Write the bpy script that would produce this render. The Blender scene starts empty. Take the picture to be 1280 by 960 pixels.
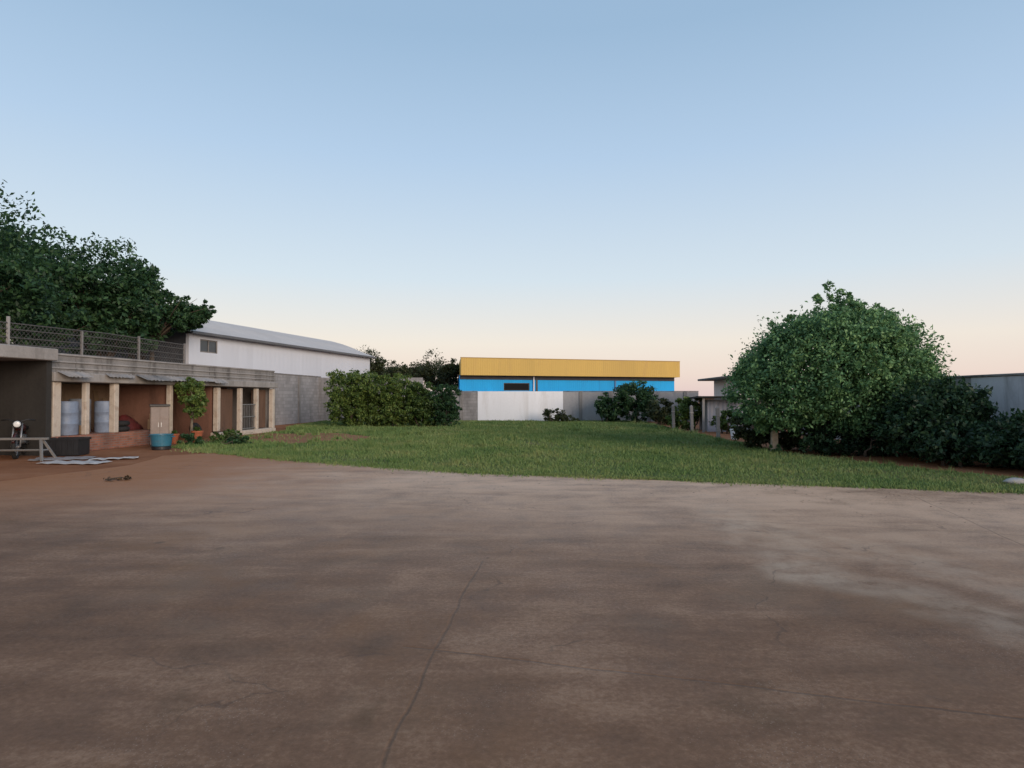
import bpy, math, random
import numpy as np
from math import radians as R, sin, cos, pi

random.seed(7)
S = bpy.context.scene
C = S.collection

# ------------------------------------------------------------------ node helpers
def new_mat(name):
    m = bpy.data.materials.new(name); m.use_nodes = True
    nt = m.node_tree
    return m, nt, nt.nodes['Principled BSDF']

class NT:
    """small wrapper that makes node graphs short to write"""
    def __init__(s, nt): s.nt = nt
    def n(s, t, **kw):
        x = s.nt.nodes.new(t)
        for k, v in kw.items(): setattr(x, k, v)
        return x
    def link(s, a, b): s.nt.links.new(a, b)
    def val(s, sock, v):
        if hasattr(v, 'is_output') or isinstance(v, bpy.types.NodeSocket): s.link(v, sock)
        else: sock.default_value = v
    def math(s, op, a, b=None, c=None, clamp=False):
        x = s.n('ShaderNodeMath', operation=op, use_clamp=clamp)
        s.val(x.inputs[0], a)
        if b is not None: s.val(x.inputs[1], b)
        if c is not None: s.val(x.inputs[2], c)
        return x.outputs[0]
    def noise(s, vec, scale, detail=5, rough=.55, dist=0):
        x = s.n('ShaderNodeTexNoise')
        x.inputs['Scale'].default_value = scale; x.inputs['Detail'].default_value = detail
        x.inputs['Roughness'].default_value = rough; x.inputs['Distortion'].default_value = dist
        s.link(vec, x.inputs['Vector']); return x.outputs[0]
    def ramp(s, fac, stops):
        x = s.n('ShaderNodeValToRGB'); e = x.color_ramp.elements
        while len(e) < len(stops): e.new(.5)
        for k, (p, c) in zip(e, stops):
            k.position = p; k.color = (c, c, c, 1) if not hasattr(c, '__len__') else (*c, 1)
        s.link(fac, x.inputs[0]); return x.outputs[0]
    def mix(s, fac, a, b, mode='MIX'):
        x = s.n('ShaderNodeMix', data_type='RGBA', blend_type=mode)
        s.val(x.inputs[0], fac)
        for i, v in ((6, a), (7, b)):
            if isinstance(v, bpy.types.NodeSocket): s.link(v, x.inputs[i])
            else: x.inputs[i].default_value = (*v, 1)
        return x.outputs[2]
    def smooth(s, v, a, b):
        x = s.n('ShaderNodeMapRange', interpolation_type='SMOOTHSTEP')
        s.link(v, x.inputs[0]); x.inputs[1].default_value = a; x.inputs[2].default_value = b
        return x.outputs[0]
    def bump(s, h, strength, dist, bsdf):
        x = s.n('ShaderNodeBump'); x.inputs['Strength'].default_value = strength; x.inputs['Distance'].default_value = dist
        s.link(h, x.inputs['Height']); s.link(x.outputs[0], bsdf.inputs['Normal'])

def pos(N):      # world position
    return N.n('ShaderNodeNewGeometry').outputs['Position']
def objco(N):
    return N.n('ShaderNodeTexCoord').outputs['Object']

def mat(name, col, rough=.7, var=.25, scale=1.5, metal=0, bump=0, spec=.4, dirt=None, dirt_amt=.5, streak=False):
    """painted / weathered surface: base colour varied by two noises, optional dirt colour in blotches"""
    m, nt, b = new_mat(name); N = NT(nt); p = objco(N)
    if streak:
        mp = N.n('ShaderNodeMapping'); mp.inputs['Scale'].default_value = (1, 1, .18); N.link(p, mp.inputs[0]); q = mp.outputs[0]
    else: q = p
    n1 = N.noise(q, scale, 6, .6); n2 = N.noise(p, scale * 9, 4, .6)
    f = N.math('ADD', N.math('MULTIPLY', n1, .7), N.math('MULTIPLY', n2, .3))
    lo = tuple(c * (1 - var) for c in col); hi = tuple(min(c * (1 + var), 1) for c in col)
    c = N.ramp(f, [(.32, lo), (.68, hi)])
    if dirt:
        d = N.smooth(N.noise(q, scale * 1.7, 7, .65, .4), .48, .72)
        c = N.mix(N.math('MULTIPLY', d, dirt_amt), c, dirt)
    N.link(c, b.inputs['Base Color'])
    b.inputs['Roughness'].default_value = rough; b.inputs['Metallic'].default_value = metal
    b.inputs['Specular IOR Level'].default_value = spec
    if bump: N.bump(n2, bump, .02, b)
    return m

def block_mat(name, col, mortar, bw=.4, bh=.2, var=.25, dirt=(.05, .045, .04), along='x', dirt_amt=.55):
    """hollow-block / brick masonry, weathered"""
    m, nt, b = new_mat(name); N = NT(nt); p = objco(N)
    sx = N.n('ShaderNodeSeparateXYZ'); N.link(p, sx.inputs[0])
    cb = N.n('ShaderNodeCombineXYZ'); N.link(sx.outputs[0], cb.inputs[0]); N.link(sx.outputs[2], cb.inputs[1])
    br = N.n('ShaderNodeTexBrick'); N.link(cb.outputs[0], br.inputs['Vector'])
    br.inputs['Scale'].default_value = 1; br.inputs['Brick Width'].default_value = bw; br.inputs['Row Height'].default_value = bh
    br.inputs['Mortar Size'].default_value = .012; br.inputs['Bias'].default_value = 0
    br.inputs['Color1'].default_value = (*[c * (1 - var) for c in col], 1); br.inputs['Color2'].default_value = (*[c * (1 + var) for c in col], 1)
    br.inputs['Mortar'].default_value = (*mortar, 1)
    mp = N.n('ShaderNodeMapping'); mp.inputs['Scale'].default_value = (1, 1, .3); N.link(p, mp.inputs[0])
    d = N.smooth(N.noise(mp.outputs[0], .9, 8, .65, .3), .42, .75)
    c = N.mix(N.math('MULTIPLY', d, dirt_amt), br.outputs['Color'], dirt)
    N.link(c, b.inputs['Base Color']); b.inputs['Roughness'].default_value = .9
    N.bump(br.outputs['Fac'], -.4, .01, b)
    return m

def corr_mat(name, col, period=.25, rough=.5, var=.15, dirt=(.1, .09, .08), dirt_amt=.4, metal=0., bump=.4):
    """corrugated / ribbed sheet: ribs run along local z, repeat along local x"""
    m, nt, b = new_mat(name); N = NT(nt); p = objco(N)
    sx = N.n('ShaderNodeSeparateXYZ'); N.link(p, sx.inputs[0])
    w = N.math('SINE', N.math('MULTIPLY', sx.outputs[0], 2 * pi / period))
    mp = N.n('ShaderNodeMapping'); mp.inputs['Scale'].default_value = (1, 1, .2); N.link(p, mp.inputs[0])
    n1 = N.noise(mp.outputs[0], .7, 6, .6)
    # separate sheets, each of its own slight tone
    wn = N.n('ShaderNodeTexWhiteNoise', noise_dimensions='1D'); N.link(N.math('FLOOR', N.math('DIVIDE', sx.outputs[0], 2.9)), wn.inputs['W'])
    f = N.math('ADD', N.math('MULTIPLY', n1, .75), N.math('MULTIPLY', wn.outputs[0], .25))
    c = N.ramp(f, [(.3, tuple(v * (1 - var) for v in col)), (.7, tuple(min(v * (1 + var), .95) for v in col))])
    d = N.smooth(N.noise(mp.outputs[0], 1.6, 8, .7), .5, .75)
    c = N.mix(N.math('MULTIPLY', d, dirt_amt), c, dirt)
    N.link(c, b.inputs['Base Color']); b.inputs['Roughness'].default_value = rough; b.inputs['Metallic'].default_value = metal
    N.bump(w, bump, .03, b)
    return m

def leaf_mat(name, dark, mid, light, trans=.3):
    m, nt, b = new_mat(name); N = NT(nt)
    g = N.n('ShaderNodeNewGeometry')
    rnd = g.outputs['Random Per Island']
    big = N.noise(objco(N), 1.3, 4, .6)
    f = N.math('ADD', N.math('MULTIPLY', rnd, .45), N.math('MULTIPLY', big, .55))
    c = N.ramp(f, [(.32, dark), (.5, mid), (.68, light)])
    N.link(c, b.inputs['Base Color']); b.inputs['Roughness'].default_value = .5; b.inputs['Specular IOR Level'].default_value = .35
    t = N.n('ShaderNodeBsdfTranslucent'); N.link(N.mix(.35, c, light), t.inputs[0])
    mx = N.n('ShaderNodeMixShader'); mx.inputs[0].default_value = trans
    N.link(b.outputs[0], mx.inputs[1]); N.link(t.outputs[0], mx.inputs[2])
    N.link(mx.outputs[0], nt.nodes['Material Output'].inputs[0])
    return m

# ------------------------------------------------------------------ mesh helpers
class MB:
    def __init__(s): s.v = []; s.f = []
    def add(s, vs, fs):
        o = len(s.v); s.v += [tuple(x) for x in vs]; s.f += [tuple(o + i for i in f) for f in fs]; return s
    def box(s, x0, x1, y0, y1, z0, z1, bev=0):
        if bev <= 0:
            vs = [(x, y, z) for z in (z0, z1) for y in (y0, y1) for x in (x0, x1)]
            return s.add(vs, [(0, 2, 3, 1), (4, 5, 7, 6), (0, 1, 5, 4), (2, 6, 7, 3), (0, 4, 6, 2), (1, 3, 7, 5)])
        b = bev
        prof = [(x0 + b, y0), (x1 - b, y0), (x1, y0 + b), (x1, y1 - b), (x1 - b, y1), (x0 + b, y1), (x0, y1 - b), (x0, y0 + b)]
        ins = [(x0 + b, y0 + b), (x1 - b, y0 + b), (x1 - b, y0 + b), (x1 - b, y1 - b), (x1 - b, y1 - b), (x0 + b, y1 - b), (x0 + b, y1 - b), (x0 + b, y0 + b)]
        cx, cy = (x0 + x1) / 2, (y0 + y1) / 2
        sh = [(cx + (x - cx) * (1 - b / max(abs(x1 - cx), 1e-4)), cy + (y - cy) * (1 - b / max(abs(y1 - cy), 1e-4))) for x, y in prof]
        return s.rings([[(x, y, z0) for x, y in sh], [(x, y, z0 + b) for x, y in prof], [(x, y, z1 - b) for x, y in prof], [(x, y, z1) for x, y in sh]])
    def rings(s, rs, cap=True, close=False):
        n = len(rs[0]); vs = [p for r in rs for p in r]; fs = []
        m = len(rs)
        for i in range(m if close else m - 1):
            a, b = i * n, ((i + 1) % m) * n
            for k in range(n): fs.append((a + k, a + (k + 1) % n, b + (k + 1) % n, b + k))
        if cap and not close: fs += [tuple(range(n - 1, -1, -1)), tuple((m - 1) * n + k for k in range(n))]
        return s.add(vs, fs)
    def lathe(s, prof, cx=0, cy=0, n=20):
        return s.rings([[(cx + r * cos(2 * pi * k / n), cy + r * sin(2 * pi * k / n), z) for k in range(n)] for r, z in prof])
    def tube(s, path, rad, n=8, close=False):
        P = [np.array(p, float) for p in path]; rs = []
        if not hasattr(rad, '__len__'): rad = [rad] * len(P)
        for i, p in enumerate(P):
            a, b = (P[(i - 1) % len(P)], P[(i + 1) % len(P)]) if close else (P[max(i - 1, 0)], P[min(i + 1, len(P) - 1)])
            d = b - a; d /= max(np.linalg.norm(d), 1e-6)
            u = np.cross(d, (0, 0, 1) if abs(d[2]) < .9 else (1, 0, 0)); u /= np.linalg.norm(u); w = np.cross(d, u)
            rs.append([tuple(p + rad[i] * (cos(2 * pi * k / n) * u + sin(2 * pi * k / n) * w)) for k in range(n)])
        return s.rings(rs, close=close)
    def bar(s, a, b, w, h=None):
        return s.tube([a, b], w * .7071 if h is None else w, 4)
    def blob(s, c, r, n=14, m=9, jit=0, seed=0):
        rg = random.Random(seed); rs = []
        for i in range(m):
            t = pi * (i + .5) / m
            rs.append([(c[0] + r[0] * sin(t) * cos(2 * pi * k / n) * (1 + rg.uniform(-jit, jit)), c[1] + r[1] * sin(t) * sin(2 * pi * k / n) * (1 + rg.uniform(-jit, jit)),
                        c[2] - r[2] * cos(t) * (1 + rg.uniform(-jit, jit) * .6)) for k in range(n)])
        return s.rings(rs)
    def poly(s, pts, z0, z1):
        return s.rings([[(x, y, z0) for x, y in pts], [(x, y, z1) for x, y in pts]])
    def build(s, name, m, parent=None, smooth=False):
        me = bpy.data.meshes.new(name); me.from_pydata(s.v, [], s.f); me.update()
        if smooth:
            me.polygons.foreach_set('use_smooth', [True] * len(me.polygons))
        o = bpy.data.objects.new(name, me); C.objects.link(o)
        me.materials.append(m)
        if parent: o.parent = parent
        return o

def tag(o, label=None, cat=None, group=None, kind=None):
    if label: o['label'] = label
    if cat: o['category'] = cat
    if group: o['group'] = group
    if kind: o['kind'] = kind
    return o

def thing(name, label, cat, loc=(0, 0, 0), rz=0, group=None):
    o = bpy.data.objects.new(name, None); C.objects.link(o)
    o.empty_display_size = .2
    o.location = loc; o.rotation_euler = (0, 0, rz)
    return tag(o, label, cat, group)

def copy_tree(o, parent=None):
    c = o.copy(); C.objects.link(c); c.parent = parent
    for ch in list(o.children): copy_tree(ch, c)
    return c

def np_mesh(name, V, F, m, parent=None):
    """V (n,3), F (k,4) or (k,3) from numpy arrays"""
    me = bpy.data.meshes.new(name); k = F.shape[1]
    me.vertices.add(len(V)); me.vertices.foreach_set('co', V.astype(np.float32).ravel())
    me.loops.add(F.size); me.loops.foreach_set('vertex_index', F.astype(np.int32).ravel())
    me.polygons.add(len(F)); me.polygons.foreach_set('loop_start', np.arange(0, F.size, k, dtype=np.int32))
    me.update(calc_edges=True); me.validate()
    o = bpy.data.objects.new(name, me); C.objects.link(o); me.materials.append(m)
    if parent: o.parent = parent
    return o

def crown(name, blobs, n, leaf, m, parent, seed, clump=.28, fill=.55, droop=0.):
    """leaf-sized folded faces, gathered in clumps spread through the blobs' volume"""
    rg = np.random.default_rng(seed)
    B = np.array(blobs, float); vol = (B[:, 3] * B[:, 4] * B[:, 5]) ** .75; vol /= vol.sum()
    Vs = []
    for b, share in zip(B, vol):
        cnt = int(n * share); per = 40; K = max(cnt // per, 4)
        d = rg.normal(size=(K, 3)); d /= np.linalg.norm(d, axis=1, keepdims=True)
        rr = rg.uniform(fill, 1.0, (K, 1)) * (1 + rg.normal(0, .045, (K, 1)))
        cen = d * rr * b[3:6]
        sz = rg.uniform(.5, 1.35, (K, 1)) * clump * (b[3] + b[5]) / 2
        idx = rg.integers(0, K, cnt)
        q = rg.normal(size=(cnt, 3)); q /= np.linalg.norm(q, axis=1, keepdims=True); q *= rg.uniform(0, 1, (cnt, 1)) ** .5
        q[:, 2] *= .75
        P = cen[idx] + q * sz[idx]
        out = P / b[3:6]; out /= np.linalg.norm(out, axis=1, keepdims=True) + 1e-6
        P = P + b[:3]
        ax = rg.normal(size=(cnt, 3)) + out * .7; ax[:, 2] -= droop; ax /= np.linalg.norm(ax, axis=1, keepdims=True)
        nr = rg.normal(size=(cnt, 3)) * .8 + out * .7 + np.array([0, 0, .5])
        sd = np.cross(ax, nr); sd /= np.linalg.norm(sd, axis=1, keepdims=True) + 1e-6
        nn = np.cross(sd, ax)
        L = leaf * rg.uniform(.6, 1.4, (cnt, 1)); W = L * rg.uniform(.4, .6, (cnt, 1))
        a = P - ax * L * .5; t = P + ax * L * .5 - nn * L * .12
        l = P + sd * W * .5 + nn * L * .06; r = P - sd * W * .5 + nn * L * .06
        Vs.append(np.stack([a, r, t, l], 1).reshape(-1, 3))
    V = np.concatenate(Vs); V[:, 2] = np.maximum(V[:, 2], .01)
    F = np.arange(len(V)).reshape(-1, 4)
    return np_mesh(name, V, F, m, parent)

def trunk(parent, targets, h, r, m, seed, stems=1, sub=3, name='trunk', split=.9):
    rg = random.Random(seed); mb = MB()
    for s in range(stems):
        a = 2 * pi * s / max(stems, 1) + rg.random()
        bx, by = (.22 * cos(a), .22 * sin(a)) if stems > 1 else (0, 0)
        tx, ty = bx * 2.2 + rg.uniform(-.1, .1), by * 2.2 + rg.uniform(-.1, .1)
        rs = r if stems == 1 else r * .7
        mb.tube([(bx, by, -.1), (bx * 1.05, by * 1.05, .15), ((bx + tx) / 2 + rg.uniform(-.06, .06), (by + ty) / 2, h * .5), (tx, ty, h)], [rs * 1.5, rs * 1.1, rs * .9, rs * .75], 10)
        for t in targets[s::stems]:
            mid = ((tx + t[0]) / 2 + rg.uniform(-.25, .25), (ty + t[1]) / 2 + rg.uniform(-.25, .25), (h * split + t[2]) / 2 + rg.uniform(0, .4))
            mb.tube([(tx, ty, h * split), mid, t], [rs * .55, rs * .35, rs * .1], 6)
            for k in range(sub):
                e = (t[0] + rg.uniform(-1, 1) * .28 * h, t[1] + rg.uniform(-1, 1) * .28 * h, t[2] + rg.uniform(-.1, .9) * .25 * h)
                mb.tube([mid, ((mid[0] + e[0]) / 2, (mid[1] + e[1]) / 2, (mid[2] + e[2]) / 2 + .1), e], [rs * .28, rs * .18, rs * .05], 5)
    return mb.build(name, m, parent, True)

# ------------------------------------------------------------------ camera
CAM_H, F_PX, HOR = 1.6, 800.0, 497.0
cam_d = bpy.data.cameras.new('camera'); cam = bpy.data.objects.new('camera', cam_d); C.objects.link(cam)
cam_d.sensor_width = 36; cam_d.lens = 36 * F_PX / 1280
cam_d.clip_end = 3000; cam_d.clip_start = .05
cam.location = (0, 0, CAM_H); cam.rotation_euler = (R(90) + math.atan((HOR - 480) / F_PX), 0, 0)
S.camera = cam

# ------------------------------------------------------------------ sky and light
SUN_EL, SUN_AZ = 3.0, 145.0          # just above the horizon, behind the camera
w = bpy.data.worlds.new('World'); S.world = w; w.use_nodes = True
W = NT(w.node_tree); bg = w.node_tree.nodes['Background']
sky = W.n('ShaderNodeTexSky', sky_type='NISHITA', sun_disc=False)
sky.sun_elevation = R(SUN_EL); sky.sun_rotation = R(SUN_AZ)
sky.air_density = 1.0; sky.dust_density = 1.0; sky.ozone_density = 1.5; sky.altitude = 500
# dusk colours by height above the horizon, mixed over the Nishita sky (which brings the glow behind the camera)
tcw = W.n('ShaderNodeTexCoord'); sxw = W.n('ShaderNodeSeparateXYZ'); W.link(tcw.outputs['Generated'], sxw.inputs[0])
grad = W.ramp(W.math('MAXIMUM', sxw.outputs[2], 0), [(0, (.76, .60, .60)), (.035, (.84, .70, .645)), (.083, (.87, .785, .71)), (.18, (.66, .75, .83)), (.35, (.46, .61, .80)), (.5, (.335, .49, .68)), (1, (.25, .38, .58))])
sk = W.n('ShaderNodeVectorMath', operation='SCALE'); W.link(grad, sk.inputs[0]); sk.inputs['Scale'].default_value = 5.6
W.link(W.mix(.85, sky.outputs[0], sk.outputs[0]), bg.inputs[0])
bg.inputs[1].default_value = .1
sd = bpy.data.lights.new('sun', 'SUN'); sun = bpy.data.objects.new('sun', sd); C.objects.link(sun)
sd.energy = 1.2; sd.angle = R(30); sd.color = (1, .82, .67)
# the last glow comes from behind the camera, towards +Y
sun.rotation_euler = (R(90 - 12), 0, R(35))
S.view_settings.view_transform = 'Standard'; S.view_settings.look = 'None'
S.view_settings.exposure = 1.0; S.view_settings.gamma = 1.0
S.render.engine = 'CYCLES'
S.cycles.max_bounces = 6; S.cycles.transparent_max_bounces = 4

# ------------------------------------------------------------------ ground
def seg_mask(N, p, a, b, wid, soft):
    """1 inside a band of half-width wid round the segment a-b (in metres on the ground)"""
    ax, ay = a; dx, dy = b[0] - ax, b[1] - ay; L2 = dx * dx + dy * dy
    s = N.n('ShaderNodeSeparateXYZ'); N.link(p, s.inputs[0])
    px = N.math('SUBTRACT', s.outputs[0], ax); py = N.math('SUBTRACT', s.outputs[1], ay)
    t = N.math('DIVIDE', N.math('ADD', N.math('MULTIPLY', px, dx), N.math('MULTIPLY', py, dy)), L2, clamp=True)
    qx = N.math('SUBTRACT', px, N.math('MULTIPLY', t, dx)); qy = N.math('SUBTRACT', py, N.math('MULTIPLY', t, dy))
    d = N.math('SQRT', N.math('ADD', N.math('MULTIPLY', qx, qx), N.math('MULTIPLY', qy, qy)))
    return N.math('SUBTRACT', 1, N.smooth(d, wid, wid + soft))

def soil_mat():
    m, nt, b = new_mat('red_soil'); N = NT(nt); p = pos(N)
    c = N.ramp(N.noise(p, .5, 8, .6), [(.3, (.22, .085, .04)), (.55, (.33, .14, .068)), (.75, (.42, .21, .12))])
    g = N.smooth(N.noise(p, 3.5, 6, .7), .5, .75)
    c = N.mix(N.math('MULTIPLY', g, .35), c, (.15, .08, .05))
    N.link(c, b.inputs['Base Color']); b.inputs['Roughness'].default_value = .95; b.inputs['Specular IOR Level'].default_value = .08
    N.bump(N.noise(p, 9, 8, .7), .6, .03, b)
    return m

def concrete_mat():
    m, nt, b = new_mat('worn_concrete'); N = NT(nt); p = pos(N)
    wob = N.n('ShaderNodeTexNoise'); wob.inputs['Scale'].default_value = 1.3; wob.inputs['Detail'].default_value = 6; N.link(p, wob.inputs['Vector'])
    vs = N.n('ShaderNodeVectorMath', operation='SUBTRACT'); N.link(wob.outputs['Color'], vs.inputs[0]); vs.inputs[1].default_value = (.5, .5, .5)
    sc = N.n('ShaderNodeVectorMath', operation='SCALE'); N.link(vs.outputs[0], sc.inputs[0]); sc.inputs['Scale'].default_value = .9
    ad = N.n('ShaderNodeVectorMath', operation='ADD'); N.link(p, ad.inputs[0]); N.link(sc.outputs[0], ad.inputs[1])
    q = ad.outputs[0]
    sc2 = N.n('ShaderNodeVectorMath', operation='SCALE'); N.link(vs.outputs[0], sc2.inputs[0]); sc2.inputs['Scale'].default_value = .09
    ad2 = N.n('ShaderNodeVectorMath', operation='ADD'); N.link(p, ad2.inputs[0]); N.link(sc2.outputs[0], ad2.inputs[1])
    q2 = ad2.outputs[0]
    n1 = N.noise(p, .33, 7, .6, .3); n2 = N.noise(p, 1.7, 8, .65, .4); n3 = N.noise(p, 28, 6, .7)
    mp = N.n('ShaderNodeMapping'); mp.inputs['Rotation'].default_value = (0, 0, R(16)); mp.inputs['Scale'].default_value = (.35, 1.6, 1); N.link(q2, mp.inputs[0])
    n4 = N.noise(mp.outputs[0], 1.5, 8, .68, .3); n5 = N.noise(p, 110, 4, .7)      # trowel and tyre streaks; sand grain
    f = N.math('ADD', N.math('ADD', N.math('MULTIPLY', n1, .27), N.math('MULTIPLY', n2, .23)), N.math('ADD', N.math('MULTIPLY', n3, .2), N.math('ADD', N.math('MULTIPLY', n4, .2), N.math('MULTIPLY', n5, .10))))
    c = N.ramp(f, [(.40, (.12, .058, .030)), (.5, (.222, .116, .066)), (.60, (.40, .24, .15))])
    # greyer worn patches
    c = N.mix(N.math('MULTIPLY', N.smooth(N.noise(p, .6, 5, .6, .6), .5, .7), .3), c, (.26, .165, .1))
    # rusty and ochre ground-in dirt
    c = N.mix(N.math('MULTIPLY', N.smooth(N.noise(p, .45, 6, .62, .5), .5, .68), .5), c, (.24, .11, .045))
    c = N.mix(N.math('MULTIPLY', N.smooth(N.noise(mp.outputs[0], .8, 7, .65, .5), .54, .7), .4), c, (.15, .08, .05))
    # oily dark blotches
    c = N.mix(N.math('MULTIPLY', N.smooth(N.noise(p, .95, 7, .65, .8), .56, .74), .55), c, (.1, .055, .028))
    # pale cement runs on the right
    for a, e, wd, k in (((2.9, 9.2), (2.75, 5.9), .15, .5), ((2.75, 5.9), (3.7, 4.2), .08, .5), ((3.0, 8.2), (4.6, 4.6), .15, .45), ((4.4, 7.2), (5.9, 5.6), .1, .2)):
        sm = N.math('MULTIPLY', seg_mask(N, q, a, e, wd, .45), N.smooth(N.noise(p, 2.4, 7, .7), .3, .65))
        c = N.mix(N.math('MULTIPLY', sm, k), c, (.52, .38, .27))
    # grazing sky sheen painted as pale dust, in broken drifts towards the lawn
    sheen_m = N.math('MULTIPLY', seg_mask(N, q, (-9, 17.5), (16, 9.5), 1.4, 8.5), N.smooth(f, .33, .57))
    c = N.mix(N.math('MULTIPLY', sheen_m, .92), c, (.74, .475, .315))
    # fine aggregate showing through where the skin has worn off
    vo = N.n('ShaderNodeTexVoronoi'); vo.inputs['Scale'].default_value = 70; N.link(p, vo.inputs['Vector'])
    ag = N.math('MULTIPLY', N.math('SUBTRACT', 1, N.smooth(vo.outputs['Distance'], .18, .34)), N.smooth(N.noise(p, 1.1, 6, .7), .46, .62))
    c = N.mix(N.math('MULTIPLY', ag, .55), c, N.ramp(vo.outputs['Color'], [(.2, (.07, .045, .03)), (.8, (.45, .34, .26))]))
    # red dust blown from the left
    sx = N.n('ShaderNodeSeparateXYZ'); N.link(p, sx.inputs[0])
    e = N.math('SUBTRACT', N.math('MULTIPLY', sx.outputs[0], -1), N.math('MULTIPLY', N.noise(p, .5, 7, .65), 7))
    far = N.smooth(sx.outputs[1], 7.0, 13.0)
    c = N.mix(N.math('MULTIPLY', N.math('MULTIPLY', N.smooth(e, -2.0, 4.0), far), .92), c, (.38, .148, .056))
    # cast joints and a crack
    j = None
    u = (3.06 / 3.181, -.87 / 3.181); w_ = (-u[1], u[0]); o = (-.49, 4.09)
    for a, e2, wd in (((o[0] - .2, o[1] + .05), (o[0] + u[0] * 12, o[1] + u[1] * 12), .009), (o, (-.3, 6.3), .008), ((o[0], o[1]), (-.58, 2.6), .004),
                      ((o[0] - 7 * u[0] + 5 * w_[0], o[1] - 7 * u[1] + 5 * w_[1]), (o[0] + 10 * u[0] + 5 * w_[0], o[1] + 10 * u[1] + 5 * w_[1]), .008),
                      ((o[0] + 5 * u[0], o[1] + 5 * u[1]), (o[0] + 5 * u[0] + 8 * w_[0], o[1] + 5 * u[1] + 8 * w_[1]), .008)):
        k = seg_mask(N, q2, a, e2, wd * .5, .014)
        j = k if j is None else N.math('MAXIMUM', j, k)
    c = N.mix(N.math('MULTIPLY', N.math('MULTIPLY', j, N.smooth(n2, .3, .6)),   .34), c, (.06, .042, .034))
    vc = N.n('ShaderNodeTexVoronoi', feature='DISTANCE_TO_EDGE'); vc.inputs['Scale'].default_value = .42; N.link(q, vc.inputs['Vector'])
    hair = N.math('MULTIPLY', N.math('SUBTRACT', 1, N.smooth(vc.outputs['Distance'], .0012, .006)), N.smooth(N.noise(p, .7, 4, .6), .52, .6))
    c = N.mix(N.math('MULTIPLY', hair, .4), c, (.06, .042, .034))
    vo2 = N.n('ShaderNodeTexVoronoi'); vo2.inputs['Scale'].default_value = 1.1; N.link(q2, vo2.inputs['Vector'])
    sp_ = N.math('MULTIPLY', N.math('SUBTRACT', 1, N.smooth(vo2.outputs['Distance'], .03, .09)), N.smooth(N.noise(p, .5, 3, .6), .5, .62))
    c = N.mix(N.math('MULTIPLY', sp_, .5), c, (.06, .04, .028))
    N.link(c, b.inputs['Base Color'])
    N.link(N.ramp(n2, [(.3, .5), (.7, .7)]), b.inputs['Roughness']); b.inputs['Specular IOR Level'].default_value = .2; b.inputs['Specular Tint'].default_value = (1, .72, .5, 1)
    h = N.math('SUBTRACT', N.math('ADD', N.math('ADD', N.math('MULTIPLY', n3, .35), N.math('MULTIPLY', n5, .25)), N.math('MULTIPLY', n2, .6)), N.math('MULTIPLY', j, .6))
    N.bump(h, .4, .02, b)
    return m

def lawn_mat():
    m, nt, b = new_mat('lawn_turf'); N = NT(nt); p = pos(N)
    c = N.ramp(N.noise(p, .35, 6, .6), [(.3, (.07, .105, .03)), (.5, (.12, .14, .045)), (.7, (.22, .16, .075))])
    c = N.mix(N.math('MULTIPLY', N.smooth(N.noise(p, 1.4, 7, .65, .5), .56, .75), .5), c, (.1, .07, .035))
    N.link(c, b.inputs['Base Color']); b.inputs['Roughness'].default_value = .95; b.inputs['Specular IOR Level'].default_value = .1
    N.bump(N.noise(p, 14, 6, .7), .8, .04, b)
    return m

def grass_mat():
    m, nt, b = new_mat('grass_blades'); N = NT(nt)
    rnd = N.n('ShaderNodeNewGeometry').outputs['Random Per Island']
    big = N.noise(pos(N), .45, 5, .6)
    f = N.math('ADD', N.math('MULTIPLY', rnd, .22), N.math('ADD', N.math('MULTIPLY', big, .78), .0))
    c = N.ramp(f, [(.27, (.075, .14, .04)), (.45, (.13, .2, .06)), (.6, (.2, .245, .085)), (.8, (.3, .26, .12))])
    N.link(c, b.inputs['Base Color']); b.inputs['Roughness'].default_value = .6; b.inputs['Specular IOR Level'].default_value = .2
    return m

M = {}
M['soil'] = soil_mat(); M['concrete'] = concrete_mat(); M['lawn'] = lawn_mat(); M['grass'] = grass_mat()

def jag(pts, step, amp, seed, closed=True):
    """an outline with small irregular wobble"""
    rg = random.Random(seed); out = []
    n = len(pts)
    for i in range(n if closed else n - 1):
        a, b = pts[i], pts[(i + 1) % n]; L = math.dist(a, b); k = max(1, int(L / step))
        for t in range(k):
            f = t / k; out.append((a[0] + (b[0] - a[0]) * f + rg.uniform(-amp, amp), a[1] + (b[1] - a[1]) * f + rg.uniform(-amp, amp)))
    return out

def sheet(name, pts, z, m):
    mb = MB(); mb.v = [(x, y, z) for x, y in pts]; mb.f = [tuple(range(len(pts)))]
    o = mb.build(name, m); tag(o, kind='structure'); return o

sheet('ground', [(-900, -900), (900, -900), (900, 1800), (-900, 1800)], 0, M['soil'])
CONC = [(-9.4, -12), (30, -12), (30, 5.5), (14, 9.6), (8.5, 11.0), (4, 12.4), (-.9, 13.9), (-6, 16.9), (-8.3, 18.6), (-9.6, 17.6), (-9.0, 15.2), (-9.8, 12.0), (-9.2, 7.0), (-9.9, 1.0)]
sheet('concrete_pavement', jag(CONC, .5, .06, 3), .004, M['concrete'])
LAWN = [(-10.9, 20.4), (-9.7, 19.4), (-6, 16.6), (-.9, 13.6), (4, 12.1), (8.5, 10.75), (14, 9.2), (14.5, 11.0), (10.4, 12.3), (9.3, 13.9), (8.6, 16.2), (7.9, 18.8), (8.1, 25), (8.0, 30), (8.6, 43), (-12.6, 43), (-12.0, 34), (-10.9, 31)]
LAWNJ = jag(LAWN, .35, .07, 5)
sheet('lawn', LAWNJ, .010, M['lawn'])
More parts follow.
